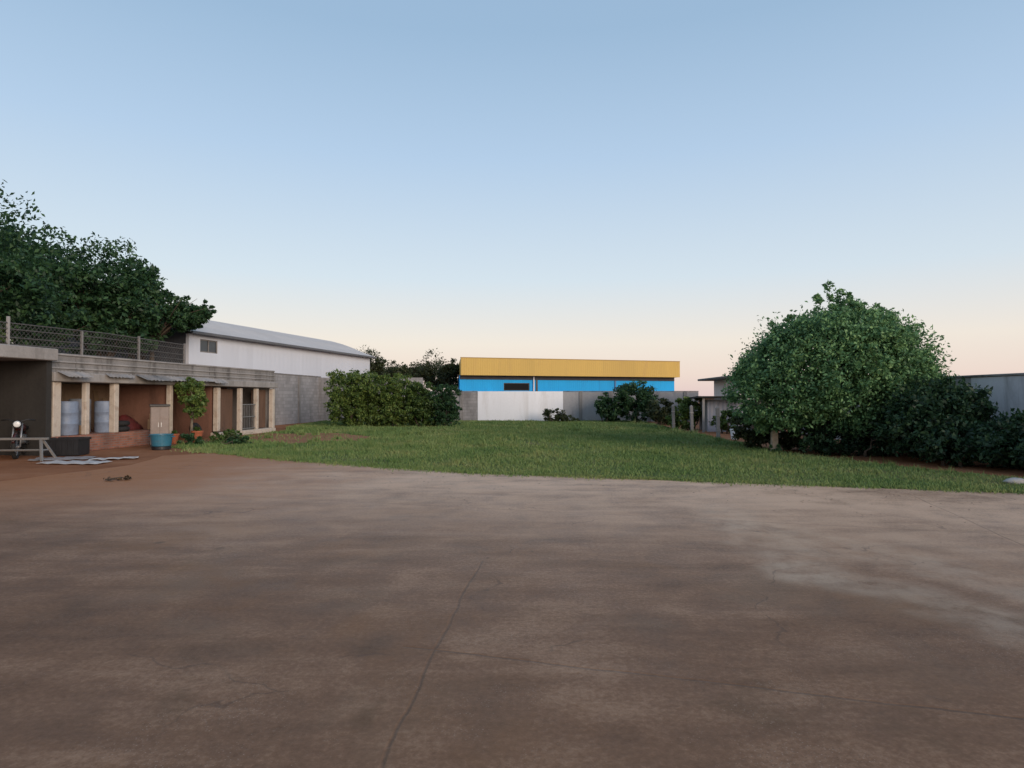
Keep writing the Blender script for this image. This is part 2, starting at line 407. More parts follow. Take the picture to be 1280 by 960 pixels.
PATCH = jag([(-11.0, 28.0), (-10.4, 24.0), (-7.6, 22.2), (-5.6, 23.8), (-5.8, 26.6), (-7.8, 28.8)], .5, .3, 9)
sheet('soil_patch', PATCH, .016, mat('bare_patch', (.32, .15, .075), .95, .3, .8, spec=.1, bump=.4))

def in_poly(P, poly):
    x, y = P[:, 0], P[:, 1]; ins = np.zeros(len(P), bool); n = len(poly)
    for i in range(n):
        (x0, y0), (x1, y1) = poly[i], poly[(i + 1) % n]
        if y0 == y1: continue
        c = ((y0 > y) != (y1 > y)) & (x < (x1 - x0) * (y - y0) / (y1 - y0) + x0); ins ^= c
    return ins

def grass():
    rg = np.random.default_rng(4)
    n = 520000
    Y = 9 + 34 * rg.random(n) ** 1.7; X = rg.uniform(-13, 14.5, n)
    P = np.stack([X, Y], 1)
    keep = in_poly(P, LAWN)
    bare = in_poly(P, PATCH) & (rg.random(n) > .035)
    keep &= ~bare; P = P[keep]
    # worn, thin places in the turf
    a = np.sin(P[:, 0] * .9 + 1.3 * np.sin(P[:, 1] * .37)) + np.sin(P[:, 1] * .61 + 1.7 * np.sin(P[:, 0] * .5)) + .8 * np.sin(P[:, 0] * 2.3 + P[:, 1] * 1.1) + .5 * np.sin(P[:, 0] * 5.1 - P[:, 1] * 3.3)
    P = P[rg.random(len(P)) < np.clip(.92 - .28 * a, .25, 1)]
    # rank tufts and weeds
    cw = np.stack([rg.uniform(-11, 13, 260), 9.5 + 32 * rg.random(260) ** 1.6], 1); cw = cw[in_poly(cw, LAWN)]
    tuft = np.repeat(cw, 60, 0) + rg.normal(0, .07, (len(cw) * 60, 2)); n_t = len(tuft); P = np.concatenate([P, tuft])
    # a ragged fringe hanging over the concrete
    n_fr = 0
    for a, b in zip(LAWN[1:6], LAWN[2:7]):
        k = int(math.dist(a, b) * 650); t = rg.random((k, 1))
        e = np.array(a) * (1 - t) + np.array(b) * t + rg.normal(0, .1, (k, 2)) * (.4 + 1.6 * np.abs(np.sin(t * math.dist(a, b) * 2.1 + 3 * np.sin(t * 5)))); P = np.concatenate([P, e]); n_fr += k
    n = len(P); i_t = np.zeros(n, bool)
    i_t[len(P) - n_fr - n_t:len(P) - n_fr] = True
    h = rg.uniform(.03, .075, n) * np.where(i_t, rg.uniform(1.3, 2.6, n), 1) * (1 + .8 * (rg.random(n) > .97)) * np.clip(P[:, 1] / 16, .8, 1.6)
    wd = rg.uniform(.006, .013, n) * np.clip(P[:, 1] / 13, .9, 3)
    a = rg.uniform(0, 2 * pi, n); ln = rg.uniform(.1, .8, n) * h
    d = np.stack([np.cos(a), np.sin(a)], 1); la = rg.uniform(0, 2 * pi, n)
    z0 = np.full((n, 1), .008)
    A = np.concatenate([P + d * wd[:, None], z0], 1); B = np.concatenate([P - d * wd[:, None], z0], 1)
    T = np.concatenate([P + np.stack([np.cos(la), np.sin(la)], 1) * ln[:, None], (h + .008)[:, None]], 1)
    V = np.stack([A, B, T], 1).reshape(-1, 3)
    o = np_mesh('grass', V, np.arange(len(V)).reshape(-1, 3), M['grass'])
    tag(o, 'short mown green grass covering the yard behind the concrete', 'grass', kind='stuff')
grass()

def litter():
    rg = np.random.default_rng(12); n = 260
    t = rg.random(n) * 13 - 4; P = np.stack([t, 13.0 - .33 * t - np.abs(rg.normal(0, 1.6, n))], 1)
    P = np.concatenate([P, np.stack([rg.uniform(-10, 9, 60), rg.uniform(6, 14, 60)], 1)])
    P = P[~in_poly(P, LAWN)]; n = len(P)
    a = rg.uniform(0, 2 * pi, n); L = rg.uniform(.01, .028, n); W_ = L * rg.uniform(.3, .55, n)
    d = np.stack([np.cos(a), np.sin(a)], 1); e = np.stack([-d[:, 1], d[:, 0]], 1)
    z = lambda k: (.008 + k * L * rg.uniform(0, .6, n))[:, None]
    V = np.stack([np.concatenate([P - d * L[:, None], z(.2)], 1), np.concatenate([P + e * W_[:, None], z(.5)], 1), np.concatenate([P + d * L[:, None], z(.3)], 1), np.concatenate([P - e * W_[:, None], z(.5)], 1)], 1).reshape(-1, 3)
    o = np_mesh('leaf_litter', V, np.arange(len(V)).reshape(-1, 4), leaf_mat('litter_leaf', (.045, .03, .018), (.1, .06, .03), (.18, .12, .06), .1))
    tag(o, 'scattered dry leaf scraps on the worn concrete', 'leaf litter', kind='stuff')
litter()

# ------------------------------------------------------------------ shared materials
M['block'] = block_mat('grey_block', (.3, .285, .285), (.24, .23, .225), var=.13)
M['block_dark'] = block_mat('aged_block', (.15, .14, .135), (.1, .095, .09))
M['plaster_grey'] = mat('grey_render', (.34, .33, .335), .85, .2, .8, bump=.3, dirt=(.07, .065, .06), streak=True)
M['white_paint'] = mat('white_render', (.8, .8, .83), .75, .06, .9, bump=.2, dirt=(.5, .46, .42), dirt_amt=.35, streak=True)
M['cream'] = mat('cream_paint', (.52, .45, .375), .7, .16, 2.5, dirt=(.3, .2, .14), dirt_amt=.6)
M['slab'] = mat('stained_cement', (.23, .215, .205), .9, .3, 1.3, bump=.4, dirt=(.05, .045, .04), dirt_amt=.85, streak=True)
M['slab_pale'] = mat('pale_cement', (.3, .28, .265), .9, .25, 1.3, bump=.4, dirt=(.1, .09, .08), dirt_amt=.6, streak=True)
M['brick'] = block_mat('red_brick', (.3, .12, .075), (.24, .17, .14), .22, .075, dirt=(.06, .04, .035))
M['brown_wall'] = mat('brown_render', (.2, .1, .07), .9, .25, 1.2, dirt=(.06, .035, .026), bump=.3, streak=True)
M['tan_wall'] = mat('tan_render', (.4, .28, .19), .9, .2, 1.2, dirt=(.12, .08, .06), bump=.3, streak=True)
M['dark_wall'] = mat('dark_render', (.035, .032, .029), .9, .3, 1.5, dirt=(.02, .018, .017), streak=True)  # near-black tone shared by carport, shed and roof parts
M['bark'] = mat('bark', (.1, .075, .055), .95, .35, 6, bump=.8)
M['bark_pale'] = mat('pale_bark', (.2, .16, .12), .95, .3, 6, bump=.8)
M['steel'] = mat('galvanised', (.32, .32, .32), .45, .2, 4, metal=.6, dirt=(.16, .1, .07), dirt_amt=.3)
M['black'] = mat('black_plastic', (.018, .018, .02), .45, .3, 5)
M['rubber'] = mat('rubber', (.02, .02, .02), .85, .3, 8)
M['glass'] = mat('dark_glass', (.03, .045, .06), .12, .2, 2, spec=.6)
M['leaf_dark'] = leaf_mat('leaf_dark', (.016, .046, .02), (.034, .084, .034), (.068, .14, .052))
M['leaf_mid'] = leaf_mat('leaf_mid', (.05, .115, .052), (.12, .25, .105), (.24, .4, .16))
M['leaf_hedge'] = leaf_mat('leaf_hedge', (.03, .062, .016), (.062, .112, .028), (.12, .18, .042))
M['leaf_lime'] = leaf_mat('leaf_lime', (.055, .1, .02), (.11, .175, .04), (.2, .26, .065))
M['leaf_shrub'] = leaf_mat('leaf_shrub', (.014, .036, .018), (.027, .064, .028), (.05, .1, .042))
M['leaf_olive'] = leaf_mat('leaf_olive', (.025, .035, .014), (.045, .06, .022), (.075, .09, .035))

# ------------------------------------------------------------------ left boundary wall and fence
def line_frame(a, b): return (a[0], a[1], 0), math.atan2(b[1] - a[1], b[0] - a[0]), math.dist(a, b)

def wall_run(name, label, a, b, h, th, m, mcap, step=None, mp=None, cat='wall'):
    loc, rz, L = line_frame(a, b)
    t = thing(name, label, cat, loc, rz)
    MB().box(0, L, -th / 2, th / 2, -.1, h).build('wall_panel', m, t)
    MB().box(-.02, L + .02, -th / 2 - .03, th / 2 + .03, h + .002, h + .07, .015).build('coping', mcap, t)
    if step:
        k = int(L / step)
        for i in range(k + 1):
            x = min(max(i * L / k, .13), L - .13)
            MB().box(x - .12, x + .12, -th / 2 - .06, th / 2 + .06, -.1, h - .003).build('pilaster', mp or m, t)
    return t
WL_A, WL_B = (-16.9, 11.0), (-13.0, 43.2)
wall_run('boundary_wall', 'long grey block wall behind the storage bays, below the white warehouse', WL_A, WL_B, 2.96, .18, M['block'], M['slab'], 3.2, M['slab'])

loc, rz, L = line_frame(WL_A, WL_B)
t = thing('wire_fence', 'grey wire fence with concrete posts along the top of the block wall', 'fence', (loc[0], loc[1], 3.03), rz)
WIRE = mat('rusty_wire', (.1, .095, .09), .7, .3, 4, dirt=(.08, .045, .03))
FL = 17.6
for i in range(7):
    x = .3 + i * FL / 6
    MB().box(x - .04, x + .04, -.04, .04, 0, (1.2, 1.02, .98, 1.12, .95, 1.05, 1.0)[i], .01).build('post', M['slab_pale' if i in (1, 3) else 'slab'], t)
for z in (.1, .3, .52, .78, .97):
    mb = MB().tube([(0.3, 0, z), (FL * .5, 0, z - .06), (FL * .75, 0, z + .02), (FL + .3, 0, z - .03)], .02, 6); mb.build('rail', WIRE, t)
mb = MB()
for i in range(int(FL / .16)):      # diagonal wires
    x = .3 + i * .16
    for s in (1, -1):
        if not .3 <= x + s * .9 <= FL + .3: continue
        mb.tube([(x, .03 * s, .05), (x + s * .9, .03 * s, .95)], .006, 3)
mb.build('wire_mesh', WIRE, t)
# ------------------------------------------------------------------ storage bays (low row on the left)
SA, SB = (-12.8, 18.0), (-11.1, 30.0)
loc, rz, SL = line_frame(SA, SB)
shed = thing('storage_shed', 'low row of open storage bays with cream posts and stained grey parapet', 'shed', loc, rz)
for x, wd, z0, z1 in ((.02, .27, .5, 2.05), (1.1, .15, .5, 2.05), (2.25, .19, .5, 2.05), (4.85, .16, 0, 2.05), (7.7, .2, .25, 2.0), (9.3, .17, .2, 2.0), (10.6, .17, .2, 2.0), (12.0, .2, .2, 2.0)):
    MB().box(x - wd / 2, x + wd / 2, 0, wd, z0, z1, .012).build('post', M['cream'], shed)
MB().box(-.2, 4.6, -.06, 2.9, 0, .5, .02).build('plinth', M['brick'], shed)
MB().box(7.58, 12.12, -.05, .3, 0, .2, .02).build('kerb', M['cream'], shed)
MB().box(-.2, 12.2, -.12, .35, 2.052, 2.32, .02).build('eave_beam', M['slab_pale'], shed)
MB().box(-.2, 12.2, .1, .3, 2.322, 2.8).build('parapet', M['slab'], shed)
MB().box(-.2, 12.2, .06, .34, 2.802, 2.86, .01).build('coping', M['slab_pale'], shed)
for z in (2.42, 2.6): MB().box(-.2, 12.2, .06, .098, z, z + .05, .008).build('parapet_rail', M['slab_pale'], shed)
MB().box(-.2, 12.2, .352, 3.0, 2.06, 2.2).build('roof_slab', M['slab'], shed)
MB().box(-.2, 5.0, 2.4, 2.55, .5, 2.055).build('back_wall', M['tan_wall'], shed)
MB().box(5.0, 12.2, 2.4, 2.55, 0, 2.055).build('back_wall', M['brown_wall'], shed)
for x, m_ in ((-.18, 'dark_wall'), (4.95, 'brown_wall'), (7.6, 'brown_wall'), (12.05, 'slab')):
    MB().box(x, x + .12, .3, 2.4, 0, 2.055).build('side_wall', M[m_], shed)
for x0, x1, m_ in ((7.85, 9.2, 'brown'), (10.72, 11.88, 'brown')):
    pm = mat('rusty_panel', (.13, .075, .05), .8, .3, 1.6, dirt=(.05, .03, .022), streak=True)
    MB().box(x0, x1, .35, .38, .22, 1.95).build('rust_panel', pm, shed)
# lattice gate in the middle cage
mb = MB()
for i in range(9): mb.box(9.42 + i * .13, 9.44 + i * .13, .08, .1, .22, 1.3)
for z in (.25, .75, 1.28): mb.box(9.38, 10.52, .05, .078, z, z + .04)
mb.build('cage_gate', M['steel'], shed)

# ragged fibre-cement sheets along the eave, each a little different
rg_ = random.Random(21); xs = -.15
while xs < 7.3:
    wd = rg_.uniform(.8, 1.25); ov = rg_.uniform(.15, .5); dz = rg_.uniform(-.05, .05)
    nn = 14; top = []
    for k in range(nn + 1):
        x = xs + wd * k / nn; zz = .02 * sin(k * pi * .9)
        top.append((x, -.125 - ov + rg_.uniform(-.02, .02), 2.3 - ov * .35 + dz + zz, x, -.124, 2.335 + dz * .3 + zz))
    V = [(a, b, c) for a, b, c, *_ in top] + [(d, e, f) for *_, d, e, f in top]
    V += [(x, y, z + .012) for x, y, z in V]; q = nn + 1; F = []
    for k in range(nn):
        F += [(k, q + k, q + k + 1, k + 1), (2 * q + k, 2 * q + k + 1, 3 * q + k + 1, 3 * q + k), (k, k + 1, 2 * q + k + 1, 2 * q + k), (q + k, 3 * q + k, 3 * q + k + 1, q + k + 1)]
    F += [(0, 2 * q, 3 * q, q), (nn, q + nn, 3 * q + nn, 2 * q + nn)]
    MB().add(V, F).build('roof_sheet', M['slab_pale' if rg_.random() > .45 else 'slab'], shed)
    xs += wd + rg_.uniform(.03, .25) + (.7 if rg_.random() > .8 else 0)

# open carport at the left edge
cp = thing('carport', 'dark open carport with pale concrete edge next to the storage bays', 'carport', loc, rz)
MB().box(-6.2, -.22, -.25, 3.0, 2.62, 2.95, .02).build('roof_slab', M['slab_pale'], cp)
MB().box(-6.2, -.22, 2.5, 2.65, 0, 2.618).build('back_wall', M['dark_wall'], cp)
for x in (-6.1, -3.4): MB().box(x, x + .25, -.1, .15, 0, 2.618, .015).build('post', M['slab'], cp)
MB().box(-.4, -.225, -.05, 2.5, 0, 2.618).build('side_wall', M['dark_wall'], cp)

# --- what stands in and before the bays
def local(x, y, z=0):
    u = (cos(rz), sin(rz)); v = (-sin(rz), cos(rz))
    return (SA[0] + u[0] * x + v[0] * y, SA[1] + u[1] * x + v[1] * y, z)
def drum(p, m, label, h=.98, r=.3):
    t = thing('drum', label, 'drum', p, random.random(), 'drums stored in the open bays')
    MB().lathe([(r * .97, 0), (r, .02), (r, h * .32), (r * 1.04, h * .335), (r, h * .35), (r, h * .65), (r * 1.04, h * .665), (r, h * .68), (r, h - .03), (r * .98, h)], n=24).build('barrel', m, t, True)
    MB().lathe([(r * .9, h - .01), (r * .9, h + .012), (r * .2, h + .015)], n=24).build('lid', m, t)
bl = mat('blue_grey_drum', (.2, .25, .34), .5, .2, 2, dirt=(.1, .08, .07), dirt_amt=.4)
bl2 = mat('pale_drum', (.3, .33, .38), .5, .2, 2, dirt=(.15, .12, .1), dirt_amt=.4)
drum(local(.83, .45, .5), bl, 'dark blue grey drum at the front of the bay beside the thickest cream post')
drum(local(2.05, 1.12, .5), bl2, 'pale grey drum standing deeper, seen past the dark drum in the first bay', 1.05)
drum(local(2.32, .45, .5), bl, 'blue grey drum alone in the second bay, between the thin cream posts')

def tarp():
    mb = MB(); rg = random.Random(2); n, m = 22, 12; rs = []
    for i in range(m):
        f = i / (m - 1); r = 1 - f * .85
        rs.append([(r * .95 * cos(2 * pi * k / n) * (1 + .12 * sin(k * 3.1) + rg.uniform(-.05, .05)), r * .5 * sin(2 * pi * k / n) * (1 + .1 * cos(k * 2.3)), .55 * f ** .7 + rg.uniform(-.03, .03) * (i > 0)) for k in range(n)])
    mb.rings(rs)
    o = mb.build('tarp_heap', mat('maroon_tarp', (.12, .022, .02), .55, .3, 3, dirt=(.05, .03, .025)), None, True)
    o.location = local(3.75, .95, .5); o.rotation_euler.z = rz; o.scale = (.75, .75, .9)
    tag(o, 'heap under a dark red tarpaulin in the brown walled bay', 'tarp')
tarp()

# clutter in the bays
def tyre(p, lab, tilt=None):
    t = MB().tube([(.24 * cos(2 * pi * k / 24), .24 * sin(2 * pi * k / 24), 0) for k in range(24)], .085, 10, True).build('tyre', M['rubber'], None, True)
    t.location = p
    if tilt: t.rotation_euler = tilt
    tag(t, lab, 'tyre', 'old tyres in the shed')
tyre(local(2.75, .35, .59), 'bottom tyre of the little stack beside the dark red tarpaulin'); tyre(local(2.78, .37, .765), 'top tyre of the little stack beside the dark red tarpaulin')
tyre(local(6.6, .25, .33), 'old tyre leaning in the dark bay behind the sapling', (R(76), 0, rz))
wood = mat('rough_wood', (.3, .2, .12), .85, .3, 3, dirt=(.12, .08, .05), streak=True)
for x, y, ln, lean, lab in ((3.75, 2.2, 1.35, .05, 'tallest rough plank leaning on the tan back wall of the second bay'), (4.05, 2.2, 1.1, .12, 'shorter rough plank leaning on the tan back wall of the second bay')):
    o = MB().box(-.09, .09, -.015, .015, 0, ln, .004).build('plank', wood); o.location = local(x, y - .3, .502); o.rotation_euler = (-.16, lean, rz); tag(o, lab, 'plank', 'planks leaning in the bays')
cb = mat('cardboard', (.33, .22, .13), .85, .15, 4, dirt=(.2, .13, .08))
for x, y, z, sx, sz, lab in ((1.35, .4, .502, .3, .26, 'cardboard box in front of the drums in the first bay'), (4.42, .28, .502, .42, .34, 'larger cardboard box on the brick ledge by the cabinet'), (4.4, .29, .846, .3, .2, 'small cardboard box on top of the larger one')):
    t = thing('cardboard_box', lab, 'box', local(x, y, z), rz + random.uniform(-.3, .3))
    MB().box(-sx / 2, sx / 2, -sx * .4, sx * .4, 0, sz, .008).build('carton', cb, t)
    MB().box(-sx / 2 + .01, sx / 2 - .01, -.025, .025, sz + .001, sz + .004).build('tape', mat('parcel_tape', (.4, .3, .17), .4, .1, 3), t)

# old cabinet
t = thing('cabinet', 'old dirty pale cabinet with dark top standing behind the turquoise tub', 'cabinet', (-11.55, 21.0, 0), rz - .9); t.scale = (.8, .8, .92)
MB().box(-.34, .34, -.25, .25, .08, 1.42, .015).build('body', mat('dirty_enamel', (.2, .155, .13), .5, .2, 2, dirt=(.2, .13, .09)), t)
MB().box(-.37, .37, -.28, .28, 1.422, 1.5, .01).build('top', M['black'], t)
for s in (-1, 1):
    d = MB().box(min(0, s * .31) + .01, max(0, s * .31) - .01, -.272, -.252, .16, 1.36).build('door', mat('enamel_door', (.23, .18, .155), .5, .15, 2, dirt=(.2, .13, .09)), t)
    MB().box(s * .05 - .012, s * .05 + .012, -.295, -.274, .7, .86).build('handle', M['steel'], d)
for sx in (-.3, .3):
    for sy in (-.2, .2): MB().box(sx - .03, sx + .03, sy - .03, sy + .03, 0, .078).build('leg', M['black'], t)

# turquoise tub
t = thing('plastic_tub', 'turquoise plastic tub on the dirt in front of the cabinet', 'tub', (-10.8, 19.75, 0)); t.scale = (.82, .82, .88)
tq = mat('turquoise_plastic', (.035, .15, .22), .4, .15, 3, dirt=(.1, .13, .14), dirt_amt=.4)
MB().lathe([(.3, .12), (.33, .14), (.38, .5), (.41, .51), (.41, .54), (.36, .54), (.31, .2), (.02, .2)], n=28).build('shell', tq, t, False)
MB().lathe([(.31, 0), (.33, .02), (.33, .118), (.3, .119)], n=28).build('base', M['black'], t)
for s in (-1, 1): MB().tube([(s * .4, -.09, .47), (s * .47, -.06, .45), (s * .47, .06, .45), (s * .4, .09, .47)], .015, 6).build('handle', tq, t)
o = MB().blob((0, 0, .05), (.17, .13, .09), jit=.2, seed=4).build('orange_sack', mat('orange_sack', (.3, .1, .05), .7, .2, 4), None, True)
o.location = (-10.82, 19.77, .33); o.scale = (.85, .85, .9); tag(o, 'small orange sack bulging out of the turquoise tub', 'sack')

# black crate
t = thing('crate', 'black plastic crate on the ground under the thickest cream post', 'crate', (-12.3, 17.75, 0), rz - 1.3)
mb = MB()
for a in ((-.42, .42, -.3, -.27), (-.42, .42, .27, .3), (-.42, -.39, -.268, .268), (.39, .42, -.268, .268)): mb.box(a[0], a[1], a[2], a[3], .02, .47)
mb.box(-.388, .388, -.268, .268, .02, .06); mb.build('body', M['black'], t)
mb = MB()
for a in ((-.45, .45, -.33, -.302), (-.45, .45, .302, .33), (-.45, -.422, -.3, .3), (.422, .45, -.3, .3)): mb.box(a[0], a[1], a[2], a[3], .43, .49)
mb.build('rim', M['black'], t)
mb = MB()
for i in range(5): mb.box(-.34 + i * .15, -.3 + i * .15, -.318, -.302, .06, .42)
mb.build('rib', M['black'], t)

# trestle of light steel tube
t = thing('trestle', 'low light grey steel trestle in front of the carport', 'trestle', (-12.6, 16.3, 0), .12)
tp = mat('pale_tube', (.19, .18, .17), .5, .15, 3, dirt=(.2, .15, .12), dirt_amt=.3)
MB().box(-.75, .75, -.05, .05, .52, .58, .01).build('top_rail', tp, t)
for s in (-1, 1):
    for q in (-1, 1): MB().bar((s * .6, q * .04, .52), (s * .78, q * .32, 0), .05).build('leg', tp, t)
    MB().bar((s * .68, -.17, .26), (s * .68, .17, .26), .035).build('brace', tp, t)
MB().bar((-.68, 0, .26), (.68, 0, .26), .035).build('stretcher', tp, t)

# motorcycle, nose towards the yard
t = thing('motorcycle', 'dark parked motorcycle with round headlight at the carport mouth', 'motorcycle', (-13.25, 17.3, 0), R(-62))
def wheel(x):
    wb = MB().tube([(x + .29 * cos(a), 0, .31 + .29 * sin(a)) for a in [2 * pi * k / 26 for k in range(26)]], .05, 8, True).build('wheel', M['rubber'], t, True)
    MB().tube([(x + .235 * cos(a), 0, .31 + .235 * sin(a)) for a in [2 * pi * k / 26 for k in range(26)]], .016, 6, True).build('rim', M['steel'], wb, True)
    mb = MB()
    for k in range(12):
        a = 2 * pi * k / 12; mb.tube([(x, 0, .31), (x + .23 * cos(a), 0, .31 + .23 * sin(a))], .006, 4)
    mb.tube([(x, -.08, .31), (x, .08, .31)], .04, 10); mb.build('spokes', M['steel'], wb)
wheel(.65); wheel(-.62)
dkred = mat('maroon_paint', (.05, .012, .012), .3, .1, 3, spec=.6)
for s in (-1, 1): MB().tube([(.65, s * .09, .31), (.42, s * .09, .92)], .022, 8).build('fork', M['steel'], t, True)
MB().tube([(.4, 0, .86), (.12, 0, .72), (-.2, 0, .66), (-.62, 0, .62)], .03, 8).build('frame', M['black'], t, True)
MB().tube([(.38, 0, .82), (.18, 0, .36), (-.2, 0, .34), (-.3, 0, .62)], .022, 8).build('frame', M['black'], t, True)
for s in (-1, 1): MB().tube([(-.2, s * .1, .36), (-.62, s * .1, .31)], .02, 6).build('swingarm', M['black'], t)
MB().blob((.15, 0, .8), (.24, .13, .12)).build('fuel_tank', dkred, t, True)
MB().blob((-.33, 0, .78), (.36, .12, .06)).build('seat', M['black'], t, True)
MB().box(-.08, .2, -.13, .13, .36, .62, .04).build('engine', mat('engine_alloy', (.12, .12, .12), .5, .3, 8, metal=.5), t)
MB().tube([(.36, -.36, 1.0), (.42, -.2, 1.02), (.44, 0, .95), (.42, .2, 1.02), (.36, .36, 1.0)], .016, 8).build('handlebar', M['black'], t, True)
h = MB().tube([(.44, 0, .9), (.5, 0, .9), (.56, 0, .9)], [.05, .1, .1], 16).build('headlight', M['black'], t, True)
MB().tube([(.561, 0, .9), (.575, 0, .9)], [.092, .06], 16).build('lens', mat('lamp_lens', (.7, .7, .68), .15, .05, 4), h, True)
MB().tube([(.65 + .36 * cos(a), 0, .31 + .36 * sin(a)) for a in [R(20 + 14 * k) for k in range(10)]], .035, 6).build('front_mudguard', dkred, t, True)
MB().tube([(-.62 + .37 * cos(a), 0, .31 + .37 * sin(a)) for a in [R(40 + 13 * k) for k in range(10)]], .045, 6).build('rear_mudguard', dkred, t, True)
MB().tube([(.05, -.14, .4), (-.2, -.16, .28), (-.75, -.17, .36)], [.025, .035, .045], 8).build('exhaust', M['steel'], t, True)

# flat sheets lying on the dirt
def flat(p, sx, sy, rz_, m, label, seed):
    rg = random.Random(seed); nx, ny = 10, 6; mb = MB(); top = []; 
    hgt = [[.012 + .03 * abs(sin(i * 1.1 + seed)) * abs(cos(j * .9 + seed)) + rg.uniform(0, .012) for j in range(ny + 1)] for i in range(nx + 1)]
    vs = [(sx * (i / nx - .5), sy * (j / ny - .5), hgt[i][j] + dz) for dz in (0, .006) for i in range(nx + 1) for j in range(ny + 1)]
    k = (nx + 1) * (ny + 1); I = lambda i, j: i * (ny + 1) + j; fs = []
    for i in range(nx):
        for j in range(ny):
            q = (I(i, j), I(i + 1, j), I(i + 1, j + 1), I(i, j + 1)); fs += [tuple(reversed(q)), tuple(k + a for a in q)]
    per = [I(i, 0) for i in range(nx + 1)] + [I(nx, j) for j in range(1, ny + 1)] + [I(i, ny) for i in range(nx - 1, -1, -1)] + [I(0, j) for j in range(ny - 1, 0, -1)]
    for a, b in zip(per, per[1:] + per[:1]): fs.append((a, b, k + b, k + a))
    mb.add(vs, fs); o = mb.build('metal_sheet', m, None); o.location = p; o.rotation_euler.z = rz_
    tag(o, label, 'sheet', 'loose sheets lying by the storage bays')
pale = mat('pale_sheet', (.5, .47, .45), .45, .15, 2, dirt=(.28, .19, .15), dirt_amt=.5)
grey = mat('grey_sheet', (.3, .27, .26), .5, .2, 2, dirt=(.2, .13, .1), dirt_amt=.5)
flat((-10.6, 15.55, 0), 1.5, .6, -.1, pale, 'widest pale buckled sheet lying on the dirt nearest the concrete', 1)
flat((-11.6, 16.6, 0), 1.3, .8, .3, grey, 'grey buckled sheet lying on the dirt between the trestle and the crate', 2)
flat((-10.3, 16.6, 0), 1.1, .55, .5, pale, 'small pale sheet lying behind the widest sheet, towards the turquoise tub', 3)

# a twig of dead leaves on the concrete edge
t = thing('dead_branch', 'small dry brown branch with leaves lying on the dirty concrete', 'branch', (-7.55, 12.35, .006), .3)
MB().tube([(-.22, 0, .03), (0, .02, .06), (.2, -.02, .04)], [.012, .01, .004], 5).build('twig', M['bark'], t)
crown('leaves', [(-.05, 0, .03, .2, .09, .03), (.12, .03, .03, .14, .1, .03)], 90, .075, leaf_mat('dry_leaf', (.03, .022, .014), (.06, .04, .024), (.1, .065, .035), .1), t, 3, .8, .1)

# ------------------------------------------------------------------ white warehouse
WA, WB = (-18.0, 35.6), (-12.9, 58.0)
loc, rw, WLn = line_frame(WA, WB)
wh = thing('warehouse', 'long white warehouse with pale curved metal roof behind the block wall', 'building', loc, rw)
WH, DEP = 5.2, 12.0
ww = corr_mat('white_cladding', (.62, .645, .7), .5, .55, .05, (.5, .5, .52), .2, bump=.08)
mb = MB()     # front wall in pieces round the window opening
mb.box(0, .9, 0, .2, 0, WH); mb.box(2.4, WLn, 0, .2, 0, WH); mb.box(.9, 2.4, 0, .2, 0, 4.2); mb.box(.9, 2.4, 0, .2, 4.95, WH)
mb.build('front_wall', ww, wh)
wn = MB().box(.9, .97, .04, .14, 4.2, 4.95).box(2.33, 2.4, .04, .14, 4.2, 4.95).box(.97, 2.33, .04, .14, 4.2, 4.27).box(.97, 2.33, .04, .14, 4.88, 4.95).box(1.62, 1.68, .04, .14, 4.27, 4.88).build('window', M['slab'], wh)
MB().box(.97, 2.33, .08, .1, 4.27, 4.88).build('pane', M['glass'], wn)
RH = 1.75
prof = [(DEP * k / 12, WH + RH * sin(pi * k / 12) ** .9 if 0 < k < 12 else WH) for k in range(13)]
n = len(prof)                                # gable ends
gm = mat('dark_gable', (.06, .065, .075), .8, .2, .8, dirt=(.03, .03, .03), streak=True)  # gable ends much darker than the white front cladding
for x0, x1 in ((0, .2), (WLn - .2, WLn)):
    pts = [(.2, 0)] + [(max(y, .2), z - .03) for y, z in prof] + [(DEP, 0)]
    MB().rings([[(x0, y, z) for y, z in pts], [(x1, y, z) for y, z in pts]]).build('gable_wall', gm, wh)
MB().box(0, WLn, DEP, DEP + .2, 0, WH).build('rear_wall', ww, wh)
ro = [(-.35, WH + .03)] + prof[1:-1] + [(DEP + .35, WH + .03)]
mb = MB(); m_ = [[(x, y, z) for y, z in ro] + [(x, y, z + .08) for y, z in reversed(ro)] for x in (-.3, WLn + .3)]
mb.rings(m_)
mb.build('roof', mat('zinc_roof', (.58, .53, .49), .75, .1, .6, metal=0, spec=.2, dirt=(.55, .5, .46), dirt_amt=.5), wh)
MB().box(-.3, WLn + .3, -.5, -.352, WH - .06, WH + .1, .02).build('gutter', mat('dark_gutter', (.12, .12, .125), .6, .2, 2), wh)

# ------------------------------------------------------------------ far boundary wall
fw = thing('far_wall', 'far boundary wall with a white painted middle and bare grey ends', 'wall', (0, 43, 0))
MB().box(-13.2, -6.002, -.1, .1, -.1, 2.94).build('raised_panel', M['block'], fw)
for x0, x1, m_ in ((-6, -2.3, 'block'), (3.42, 12.5, 'plaster_grey')):
    MB().box(x0, x1, -.09, .09, -.1, 1.98).build('wall_panel', M[m_], fw)
MB().box(-2.298, 3.418, -.12, .09, -.1, 2.02).build('white_panel', M['white_paint'], fw)
for x in (-3.4, 4.6, 6.6, 9.2, 11.6): MB().box(x - .1, x + .1, -.15, -.092, -.1, 1.99).build('pilaster', M['slab'], fw)
for x0, x1 in ((-5.98, -2.32), (3.44, 12.5)): MB().box(x0, x1, -.13, .13, 1.992, 2.05, .01).build('coping', M['slab'], fw)

